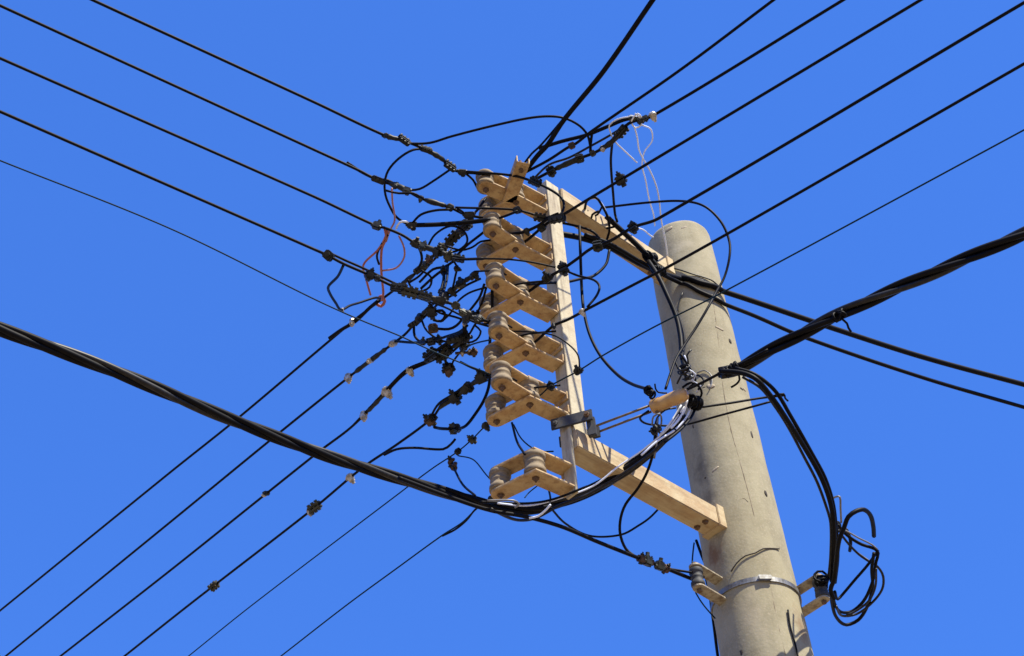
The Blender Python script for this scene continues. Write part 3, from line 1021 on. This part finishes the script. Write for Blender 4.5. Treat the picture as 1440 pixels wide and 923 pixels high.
wire('hanging_cable', 'thick black cable curving down from the knot to the right pole bracket', 'cable',
     [(1012, 522, 4.40), (1044, 525), (1064, 534), (1084, 557), (1102, 583), (1140, 644), (1156, 674), (1167, 704), (1172, 732), (1173, 781), (1170, 818, HB)], 7.0)
wire('hanging_cable', 'inner grey cable hanging beside the thick black one down to the bracket', 'cable',
     [(1044, 530, 4.38), (1070, 546), (1090, 572), (1108, 600), (1132, 645), (1149, 678), (1163, 716), (1168, 735), (1168, 781), (1165, 815, HB)], 4.2, 'grey')
wire('hanging_cable', 'outer black cable hanging along the right side of the thick one', 'cable',
     [(1034, 518, 4.40), (1062, 527), (1090, 550), (1110, 582), (1143, 640), (1160, 672), (1171, 706), (1175, 735), (1178, 781), (1174, 820, HB)], 5.4)

# ------------------------------------------------------------------ the two black cables to the right
HA = 5.42
wire('service_cable', 'upper black cable running from the crossarm past the pole to the right edge', 'cable',
     [(1440, 541, 5.46), (1300, 503), (1175, 463), (1060, 424, 5.43), (1008, 407, 'p'), (985, 400, 'p'), (960, 393, 'p'), (935, 386, 5.42), (900, 371), (857, 348), (818, 335), (787, 329, HA)], 8.6, ext=14)
wire('service_cable', 'lower black cable running from the crossarm past the pole to the right edge', 'cable',
     [(1440, 573, 5.38), (1300, 532), (1130, 474), (1060, 444, 5.36), (1012, 425, 'p'), (985, 412, 'p'), (960, 400, 'p'), (930, 385, 5.40), (900, 368), (857, 343), (822, 330, HA)], 6.2, ext=14)
wire('jumper_wire', 'thick black cable lying along the upper crossarm to the pole', 'wire',
     [(852, 304, ARM_UP), (878, 328), (900, 349), (918, 368), (936, 388, HA - .05)], 8.0)
wire('jumper_wire', 'thick cable dropping down the pole face from the upper crossarm', 'wire',
     [(912, 368, 5.40), (925, 388), (938, 415), (951, 446), (957, 474), (959, 500), (964, 520, 4.75)], 7.5)
wire('jumper_wire', 'thin black wire beside the thick cable dropping down the pole face', 'wire',
     [(930, 392, 5.36), (945, 425), (957, 452), (963, 480), (958, 505, 4.8)], 3.4)
knot('dark wire tie at the pole end of the upper crossarm', 914, 362, 5.44, 9, 14, 3.4, 'black')
knot('dark wire tie where the black cables pass the pole edge', 926, 380, 5.36, 8, 10, 3.4, 'black')
wire('jumper_wire', 'black wire springing from the post head along the cable group', 'wire',
     [(787, 313, 5.5), (818, 320), (835, 327), (846, 340), (850, 350, 5.4)], 3.6)

# ------------------------------------------------------------------ jumper loops (u, v)
JW = 'jumper_wire'


def J(label, pts, w=3.6, m='black', cons=(), name=JW, group=None):
    return wire(name, label, 'wire', pts, w, m, cons, group)


J('long loop arching over the top of the racks from the upper left clamp', [(566, 199, h1), (579, 202), (605, 201), (635, 192), (698, 176), (753, 165), (788, 165), (812, 175), (826, 190), (831, 212, h1)], 3.6)
J('big round loop hanging under the topmost left wire', [(600, 210, h1), (581, 211), (561, 223), (546, 240), (541, 257), (542, 274), (548, 290), (557, 305), (570, 314), (580, 317, h2)], 3.6)
J('short bow between the first and second upper left wires', [(572, 268, h1), (590, 266), (609, 255), (634, 238, h1)], 3.4)
J('short curl from the topmost left wire to the first rack', [(652, 242, h1), (665, 253), (674, 268), (685, 271, h1 - .02)], 3.4)
J('small sagging loop under the second upper left wire', [(542, 268, h2), (561, 272), (581, 272), (594, 279, h2)], 3.4)
J('bow of wire over the short thick black bar', [(579, 315, h2), (592, 302), (613, 296), (633, 295, h2)], 3.6)
J('curl from the second left wire up to the top rack branch spool', [(644, 294, h2), (659, 303), (670, 297), (683, 279, h1)], 3.8)
J('short thick black bar left of the second rack', [(579, 317, h2), (615, 316), (657, 313), (690, 309, h2)], 6.6, cons=[(576, 330, 'l', .7), (577, 318, 'd', 1.1)])
J('hooked loop hanging below the fourth upper left wire', [(483, 373, h3), (475, 389), (462, 403), (464, 413), (472, 426), (480, 436), (492, 430), (505, 426), (527, 419), (536, 421, h1)], 3.6, cons=[(481, 435, 'l', .5)])
J('second conductor alongside the fourth upper left wire', [(466, 357, h3), (485, 366), (510, 377), (535, 389), (556, 399), (575, 408, h3)], 3.6)
J('longest red wire dangling from the third left wire', [(541, 322, h2), (543, 335), (537, 350), (536, 376), (537, 391), (539, 413), (537, 423, h2)], 3.6, 'red', name='red_wire')
J('red wire bent out to the left between the third and fourth left wires', [(545, 324, h2), (540, 338), (531, 352), (511, 373), (515, 393), (521, 415, h2)], 3.2, 'red', name='red_wire')
J('pink wire looping out to the right below the third left wire', [(561, 332, h2), (568, 348), (568, 363), (557, 377), (537, 381, h2)], 2.8, 'pink', name='red_wire')
J('pink wire dropping from the second left wire to the red ones', [(551, 265, h2), (552, 285), (555, 310), (548, 325), (543, 340, h2)], 2.8, 'pink', name='red_wire')
J('pale wire end beside the top of the red wires', [(557, 322, h2), (562, 313), (572, 312), (578, 317, h2)], 3.2, 'white', name='tie_wire')
J('red tape turns round the uppermost lower left wire', [(530, 428, h1), (536, 431), (541, 424), (537, 416), (532, 420, h1)], 4.6, 'red', name='tape_wrap')
J('black wire crossing among the red wires', [(546, 330, h2), (536, 345), (530, 360), (533, 372, h2)], 3.2)

J('slanting wire from the second rack down to the third left wire clamps', [(686, 322, h2), (676, 330), (657, 345), (639, 363, h2)], 3.8)
J('short curved wire dropping between the third and fourth left wires', [(587, 345, h2), (592, 356), (593, 367), (587, 380, h2)], 3.8)
J('upper of two slanting wires under the third left wire', [(590, 397, h2), (609, 379), (626, 375), (640, 366, h2)], 3.8)
J('lower of two slanting wires under the third left wire', [(592, 406, h2), (613, 387), (629, 376, h2)], 4.0)
J('upright black wire left of the third rack', [(624, 376, h2), (624, 393), (620, 410), (618, 421, h3)], 4.6, cons=[(624, 380, 'd', 1.0), (621, 408, 'd', .8)])
J('second upright black wire close beside the first, left of the third rack', [(630, 374, h2), (628, 395), (621, 419, h3)], 3.6)
J('slanting wire from third rack spool to the fourth left wire', [(681, 400, h3), (674, 419), (659, 439, h3)], 3.8)
J('steeper slanting wire from third rack spool to the dense clamps', [(684, 404, h3), (678, 425), (670, 443, h3)], 3.4)
J('small square loop in the middle of the tangle', [(607, 439, h3), (622, 437), (626, 444), (620, 452), (609, 450, h3)], 4.0, cons=[(604, 436, 'd', 1.2), (606, 446, 'o', .8)])
J('sagging wire below the small square loop', [(609, 462, h3), (631, 463), (642, 458), (652, 447), (660, 440, h3)], 4.0, cons=[(606, 458, 'b', 1.2), (607, 467, 'd', 1.1)])
J('bent wire dropping left of the tangle then running right', [(582, 456, h2), (583, 472), (592, 481), (607, 480), (629, 473), (646, 467), (657, 458, h3)], 4.0, cons=[(595, 480, 'o', .9), (607, 486, 'd', .9)])
J('short wire under the rightmost pale clamp of the second lower left wire', [(556, 480, h2), (581, 482), (600, 481, h3)], 4.0)
J('thick short wire below the tangle', [(606, 500, h3), (622, 487), (640, 477), (657, 466, h3)], 4.4, cons=[(611, 506, 'd', 1.1), (640, 480, 'd', 1.2)])
J('thin wire from fourth rack down left to the tangle', [(690, 478, h4), (672, 482), (657, 487, h3)], 2.4, 'thin')
J('looped wire rising from the third left wire clamps past the second rack', [(600, 350, h2), (612, 330), (634, 318), (652, 325), (657, 340), (645, 352), (628, 356, h2)], 3.2)
J('dark bow between the two clamp rows left of the second rack', [(627, 346, h2), (648, 352), (664, 348), (676, 340), (690, 338, h2)], 3.0)
J('slack curl hanging from the clamps below the third left wire', [(592, 380, h2), (606, 390), (604, 404), (590, 410), (578, 404), (574, 394, h2)], 3.2)
J('doubled wire along the uppermost lower left wire inside the tangle', [(575, 398, h1), (590, 388), (606, 370), (622, 354), (640, 338), (655, 328, h1)], 3.4)
J('doubled wire along the second lower left wire inside the tangle', [(585, 458, h2), (598, 445), (616, 428), (638, 414), (655, 402), (676, 392, h2)], 3.4)
J('doubled wire along the third lower left wire inside the tangle', [(614, 510, h3), (630, 500), (646, 486), (660, 470), (672, 452), (688, 446, h3)], 3.4)
J('doubled wire along the fourth left wire inside the tangle', [(560, 412, h3), (580, 417), (602, 424), (625, 432), (645, 442), (664, 452), (690, 460, h4)], 3.2)
J('wire dropping from the fourth left wire into the dense clamps', [(598, 417, h3), (606, 430), (618, 440), (640, 446), (657, 452, h3)], 3.2)
J('curled wire end under the dense clamps', [(668, 458, h3), (676, 466), (670, 478), (658, 482), (650, 476, h3)], 3.0)
J('wire crossing the tangle from the small loop to the third rack', [(622, 452, h3), (634, 440), (644, 424), (660, 412), (684, 404, h3)], 3.0)
J('long sagging wire between the second and third lower left clamps', [(592, 448, h2), (600, 465), (618, 478), (640, 482), (655, 478, h3)], 3.2, cons=[(618, 478, 'd', .9)])
J('short kinked wire joining the third left wire to the second lower left one', [(630, 360, h2), (642, 374), (640, 390), (636, 408, h2)], 3.2, cons=[(641, 377, 'd', .9)])
J('dark tail hanging from the bottom clamps of the tangle', [(650, 492, h3), (642, 502), (636, 512), (640, 520, h3)], 3.0)
J('brown pin sticking right out of the tangle', [(640, 497, h3), (655, 496), (672, 495, h3)], 4.0, 'conbrown', cons=[(667, 495, 'b', .8), (652, 496, 'l', .6), (658, 498, 'b', .6)])
J('short dark stub hanging below the tangle', [(626, 505, h3), (628, 515), (632, 528, h3)], 4.0, 'black', cons=[(619, 515, 'd', .9), (630, 517, 'b', 1.2), (632, 526, 'b', .9)])
J('upright jumper from the middle of tangle to its bottom', [(653, 450, h3), (652, 470), (652, 492, h3)], 4.2, cons=[(653, 472, 'd', 1.1), (651, 490, 'd', 1.0), (657, 455, 'l', .6)])
J('long upright black cable close to the left of the racks, curving away at its foot', [(692, 405, h3), (692, 440), (689, 480), (688, 515), (688, 540), (681, 562), (668, 583), (655, 599), (642, 603), (621, 603), (611, 601, h5)], 4.6, cons=[(640, 606, 'o', 1.1), (643, 614, 'd', 1.0)])
J('wire leaving the brown clamp and running left', [(640, 618, h5), (634, 625), (623, 632), (582, 630), (558, 632), (540, 640, h5)], 3.6)
J('short tail above the fourth lower left wire', [(647, 509, h4), (663, 517), (682, 524), (690, 528, h4)], 3.4)
J('thick steep wire below the fifth rack', [(720, 595, h5), (727, 621), (738, 639, h6)], 3.6)
J('thin curved wire below the fifth rack reaching the clamp', [(722, 597, h5), (733, 617), (748, 630), (761, 635), (778, 635, h5 - .1)], 2.2, 'thin')
J('thin curved wire left of the lowest rack', [(644, 641, h5), (666, 647), (683, 667), (698, 684, h6)], 2.0, 'thin')
J('dark wire dropping to the thick twisted cable from a brown clamp', [(636, 650, h5), (640, 662), (651, 682), (668, 697, HBN + .03)], 3.4, cons=[(636, 651, 'b', 1.1), (641, 657, 'b', .7)])
J('thin wire under the lowest rack', [(760, 680, h6), (745, 692), (738, 700, HBN)], 1.8, 'thin')
J('short upright wire from the lowest rack to the cable bend', [(772, 690, h6), (774, 702), (772, 716, HBN)], 3.0)
J('slack wire sagging right of the cable bend towards the crossarm', [(774, 714, HBN), (796, 737), (831, 754), (874, 752), (900, 738), (914, 728), (926, 716, ARM_LO)], 3.0)
J('long slack loop hanging from the strain insulator down past the lower crossarm', [(922, 600, 4.33), (919, 634), (910, 664), (897, 687), (880, 709), (873, 728), (872, 750), (880, 772), (895, 784, HB + .02)], 4.2)
J('large round loop passing above and right of the pole top', [(850, 292, ARM_UP + .05), (912, 285), (959, 283), (990, 290), (1013, 311), (1025, 337), (1026, 360), (1019, 389), (1006, 413), (996, 432), (980, 459), (964, 483), (951, 504), (943, 525), (936, 547, 4.5)], 4.0)
J('long cable dropping behind the post and swinging right to the strain insulator', [(815, 318, 5.4), (816, 350), (818, 405), (821, 437), (829, 470), (844, 500), (867, 526), (888, 540), (912, 548, 4.42)], 4.8)
J('half loop right of the post hanging from the thick cables', [(857, 352, 5.35), (852, 372), (835, 388), (818, 392), (795, 397), (770, 398), (742, 400, h3)], 4.4)
J('smaller half loop right of the post crossing the first one', [(796, 381, h3), (813, 388), (835, 394), (843, 403), (839, 416), (826, 432, h4)], 3.6)
J('thin loop crossing the post to its right between the fourth and fifth racks', [(718, 466, h4), (748, 467), (779, 472), (800, 485), (813, 500), (815, 519, h5)], 2.4)
J('dark jumper running right from the third rack spool', [(640, 365, h3 + .05), (680, 364), (716, 365), (748, 369), (781, 376, h3 + .02)], 2.8)
J('dark jumper from the topmost rack curling round the post head', [(650, 241, h1), (720, 247), (748, 255), (774, 267), (790, 279), (793, 291), (788, 303, h2)], 3.8, cons=[(752, 255, 'd', .9)])
J('dark jumper running level across the second rack to the post', [(640, 292, h2 + .05), (722, 295), (748, 301), (764, 307), (785, 300, h2)], 3.4, cons=[(727, 299, 'd', 1.1), (752, 303, 'l', .6), (758, 305, 'd', 1.0)])
J('short strap wire over the second rack mid spool', [(702, 307, h2), (716, 302), (728, 297, h2)], 3.6)
J('short dark jumper from second rack to the clamp on the post', [(712, 330, h2), (735, 327), (756, 318), (770, 308, h2)], 4.4, cons=[(740, 318, 'd', .9)])
for q, (u, v, k) in enumerate(((694, 381, h3), (702, 455, h4), (709, 530, h5))):
    J(['black tie wire round the near spool of the third rack', 'black tie wire round the near spool of the fourth rack', 'black tie wire round the near spool of the fifth rack'][q],
      [(u - 26, v + 1, k), (u - 6, v), (u + 8, v + 1), (u + 18, v + 6, k)], 2.8)
for q, (u, v, k) in enumerate(((733, 401, h3), (742, 472, h4), (748, 548, h5))):
    J(['black wire bound round the middle spool of the third rack', 'black wire bound round the middle spool of the fourth rack', 'black wire bound round the middle spool of the fifth rack'][q],
      [(u + 40, v - 6, k), (u + 16, v - 4), (u - 5, v - 1), (u - 18, v + 5), (u - 12, v + 9, k - .01)], 3.0)
J('upright wire hanging from the pale knotted clamps to the upper crossarm', [(861, 200, h1), (859, 228), (862, 270), (865, 302, ARM_UP), (868, 312, 5.52)], 3.6)
J('short link between the two heavy wires above the post head', [(833, 184, h1), (831, 200), (830, 214, h1)], 4.0)
J('parallel wire along the upper right wire with the pale knots', [(750, 252, h1 + .02), (772, 232), (800, 222), (830, 206), (862, 188), (880, 176, h1 + .02)], 3.4, 'grey')
J('coiled wire loop on the upper crossarm', [(822, 296, ARM_UP), (826, 282), (838, 278), (848, 292), (855, 307), (857, 324), (853, 341), (858, 350, 5.45)], 3.6)
J('small round wire ring on the upper crossarm', [(842, 297, ARM_UP - .03), (833, 302), (832, 312), (839, 321), (855, 321), (868, 318, ARM_UP - .03)], 3.2)
J('left curl of wire at the coil on the upper crossarm', [(826, 296, ARM_UP), (829, 306), (840, 302), (846, 292, ARM_UP)], 3.0)
J('white wire hook over the coil on the upper crossarm', [(828, 280, ARM_UP + .02), (838, 279), (846, 287), (852, 299), (856, 318, ARM_UP)], 3.2, 'white', name='white_wire')
WT = 'loose pale wires hanging from the knotted clamps above the pole'
J('leftmost pale wire, kinked below the knotted clamps', [(897, 164, h1), (887, 164), (868, 168), (857, 176), (858, 185), (864, 198), (880, 214), (896, 229, h1)], 2.2, 'white', name='white_wire', group=WT)
J('pale wire falling to the pole top with a dark end', [(892, 178, h1), (896, 193), (899, 212), (907, 228), (914, 240), (923, 262), (927, 282), (930, 310), (936, 340), (939, 360, 5.62)], 2.1, 'white', name='white_wire', group=WT)
J('rightmost pale wire, bulging right before falling to the pole top', [(903, 176, h1), (915, 182), (917, 198), (906, 214), (903, 233), (908, 254), (913, 281), (919, 302), (921, 318, 5.85)], 2.1, 'white', name='white_wire', group=WT)
J('small pale turns round the knotted clamps', [(893, 160, h1 - .01), (900, 166), (902, 176), (893, 180), (888, 170), (897, 160), (905, 170, h1 - .01)], 2.4, 'white', name='white_wire')
J('pale short wire end across the rim of the pole top', [(890, 320, 5.75), (904, 323), (914, 331), (919, 334, 5.75)], 2.2, 'white', name='white_wire')

J('thin line wire on the pole face right of the crossarm end', [(946, 377, 'p'), (960, 381, 'p'), (972, 385, 'p'), (1000, 394, 'p'), (1010, 402, 'p')], 2.0, 'grey')
J('faint short wire on the pole just under the crossarm end', [(960, 396, 'p'), (975, 391, 'p'), (992, 396, 'p')], 2.0, 'grey')
J('short thin wire slanting down the pole below the black cables', [(960, 412, 'p'), (955, 425, 'p'), (953, 440, 'p')], 2.0, 'grey')
J('black wire stretched across the pole to a bent pin, upper of two', [(985, 573, 4.42), (1027, 567, 4.45), (1070, 560, 4.5), (1104, 556, 4.5)], 3.4)
J('black wire looping across the pole below the strain insulator, lower of two', [(912, 578, 4.38), (900, 588), (909, 596), (940, 599), (965, 597), (1014, 584), (1055, 573), (1084, 565, 4.48)], 3.2)
J('small hooked wire end right of the pole', [(1084, 558, 4.5), (1102, 554), (1104, 560), (1108, 564, 4.5)], 2.8)
J('grey loop of wire under the left end of the strain insulator', [(950, 574, 4.4), (935, 577), (924, 588), (921, 600, 4.35)], 2.8, 'grey')
J('pale wire from the strain insulator down to the twisted cable', [(967, 562, 4.4), (962, 578), (953, 592), (944, 602, 4.3)], 3.6, 'white', name='white_wire')
J('second pale wire from the strain insulator, left of the first', [(958, 570, 4.4), (949, 585), (940, 598), (928, 612, 4.3)], 2.6, 'white', name='white_wire')
J('pale wire end falling below the strain insulator clamp', [(925, 588, 4.36), (924, 604), (923, 625), (920, 645, 4.28)], 3.0, 'galv', name='white_wire')
J('pale wire end among the tangle above the strain insulator', [(962, 500, 4.5), (966, 512), (963, 522), (973, 530), (971, 540, 4.42)], 2.8, 'white', name='white_wire')
J('slanting black wire in the tangle above the strain insulator', [(957, 498, 4.5), (968, 515), (978, 535), (970, 545, 4.42)], 3.4)
J('pale kinked wire end right above the tan strain insulator', [(968, 520, 4.46), (978, 527), (974, 536), (985, 543), (980, 552, 4.42)], 2.8, 'white', name='white_wire')
J('grey wire end poking up from the tangle above the strain insulator', [(952, 540, 4.44), (958, 528), (968, 512), (966, 500), (972, 492, 4.5)], 2.8, 'grey')
J('black curl round the right end of the strain insulator', [(960, 545, 4.42), (972, 538), (984, 545), (986, 557), (974, 563), (962, 556, 4.41)], 3.4)
J('black bow under the tip of the thick dropping cable', [(950, 510, 4.6), (956, 522), (968, 530), (982, 528), (990, 536), (982, 548, 4.42)], 3.2)
J('third pale wire slanting from the strain insulator to the cable bundle', [(972, 570, 4.4), (966, 586), (950, 604), (925, 620), (902, 640, 4.2)], 3.0, 'white', name='white_wire')
J('dark wire slanting under the strain insulator into the cable bundle', [(978, 575, 4.4), (970, 590), (955, 606), (935, 622, 4.2)], 4.2)
J('small grey wire square under the left end of the strain insulator', [(917, 598, 4.34), (919, 586), (928, 582), (930, 596), (924, 606), (915, 604, 4.34)], 2.6, 'galv', name='tie_wire')
J('short nail like wire sticking up left of the strain insulator', [(921, 540, 4.44), (922, 547), (926, 552), (938, 553, 4.42)], 2.4)
J('thin grey ring of wire on the pole right of the strain insulator', [(980, 525, 'p'), (990, 521, 'p'), (1000, 528, 'p'), (1001, 540, 'p'), (997, 548, 'p')], 1.8, 'galv', name='tie_wire')

J('black cable running down the left edge of the pole', [(979, 760, 4.42), (987, 782), (993, 797), (997, 815), (1000, 850), (1004, 880), (1009, 920), (1014, 950, 3.92)], 4.4)
J('thin wire hanging beside the left pole bracket', [(976, 764, 4.3), (974, 782), (973, 801, 4.1)], 2.4, 'thin')
J('thin wire below the left pole bracket curving to the pole', [(978, 833, 4.05), (985, 845), (995, 858), (1006, 870, 3.98)], 2.2, 'thin')
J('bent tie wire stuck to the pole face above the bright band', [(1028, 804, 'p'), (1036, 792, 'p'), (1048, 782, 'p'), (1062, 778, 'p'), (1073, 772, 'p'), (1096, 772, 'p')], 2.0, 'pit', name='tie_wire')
J('dark wire lying on the lower right of the pole under the bracket', [(1108, 858, 'p'), (1111, 880, 'p'), (1118, 905, 'p'), (1122, 923, 'p'), (1126, 940, 'p')], 2.8)

# ------------------------------------------------------------------ coil beside the pole
HK = 4.10
coil = empty('cable_coil', 'loosely coiled spare cable hanging from the right pole bracket', 'cable coil')


def K(pts, w, m='black', name='loop'):
    wire(name, None, None, pts, w, m, parent=coil)


K([(1173, 843, HK - .12), (1168, 830), (1173, 815), (1176, 790), (1180, 760), (1187, 742), (1193, 727), (1204, 719), (1215, 717), (1224, 725), (1228, 740), (1229, 754, HK + .05)], 6.4)
K([(1168, 703, HK + .15), (1175, 699), (1181, 699), (1182, 715), (1183, 735, HK + .1)], 3.0, 'galv', 'pale_hook')
K([(1178, 738, HK + .1), (1188, 750), (1198, 758), (1212, 766), (1230, 772), (1235, 778), (1232, 790), (1230, 805), (1225, 824), (1214, 846), (1198, 860), (1183, 861), (1174, 850), (1171, 833, HK - .05)], 4.6)
K([(1180, 742, HK + .1), (1192, 748), (1208, 757), (1226, 766), (1234, 773, HK + .05)], 2.4, 'galv', 'pale_strand')
K([(1183, 752, HK + .1), (1194, 766), (1208, 780), (1221, 789), (1234, 797), (1242, 811), (1240, 830), (1224, 850), (1204, 864), (1184, 866), (1176, 853, HK - .05)], 3.6, 'grey')
K([(1186, 756, HK + .1), (1198, 771), (1214, 783), (1224, 790, HK + .05)], 2.4, 'galv', 'pale_strand')
K([(1235, 774, HK + .05), (1220, 795), (1201, 817), (1185, 836), (1178, 843), (1174, 832, HK - .04)], 4.0)
K([(1229, 778, HK + .03), (1226, 800), (1227, 825), (1220, 852), (1207, 872), (1190, 879), (1176, 868), (1170, 848), (1169, 835, HK - .05)], 5.0)
K([(1232, 800, HK), (1231, 825), (1222, 845), (1206, 858), (1190, 866, HK - .06)], 3.4, 'grey')
K([(1190, 745, HK + .1), (1196, 760), (1195, 775, HK + .1)], 5.0)
dv = Vector((0.05, 0, 1))
knot('bound wrapping gathering the hanging cables at the top of the coil', 1176, 744, HK + .12, 9, 8, 3.6, 'black', dv)
knot('dark wire wrapping round the spool of the right pole bracket', 1155, 823, HB - .01, 11, 26, 3.6, 'black')
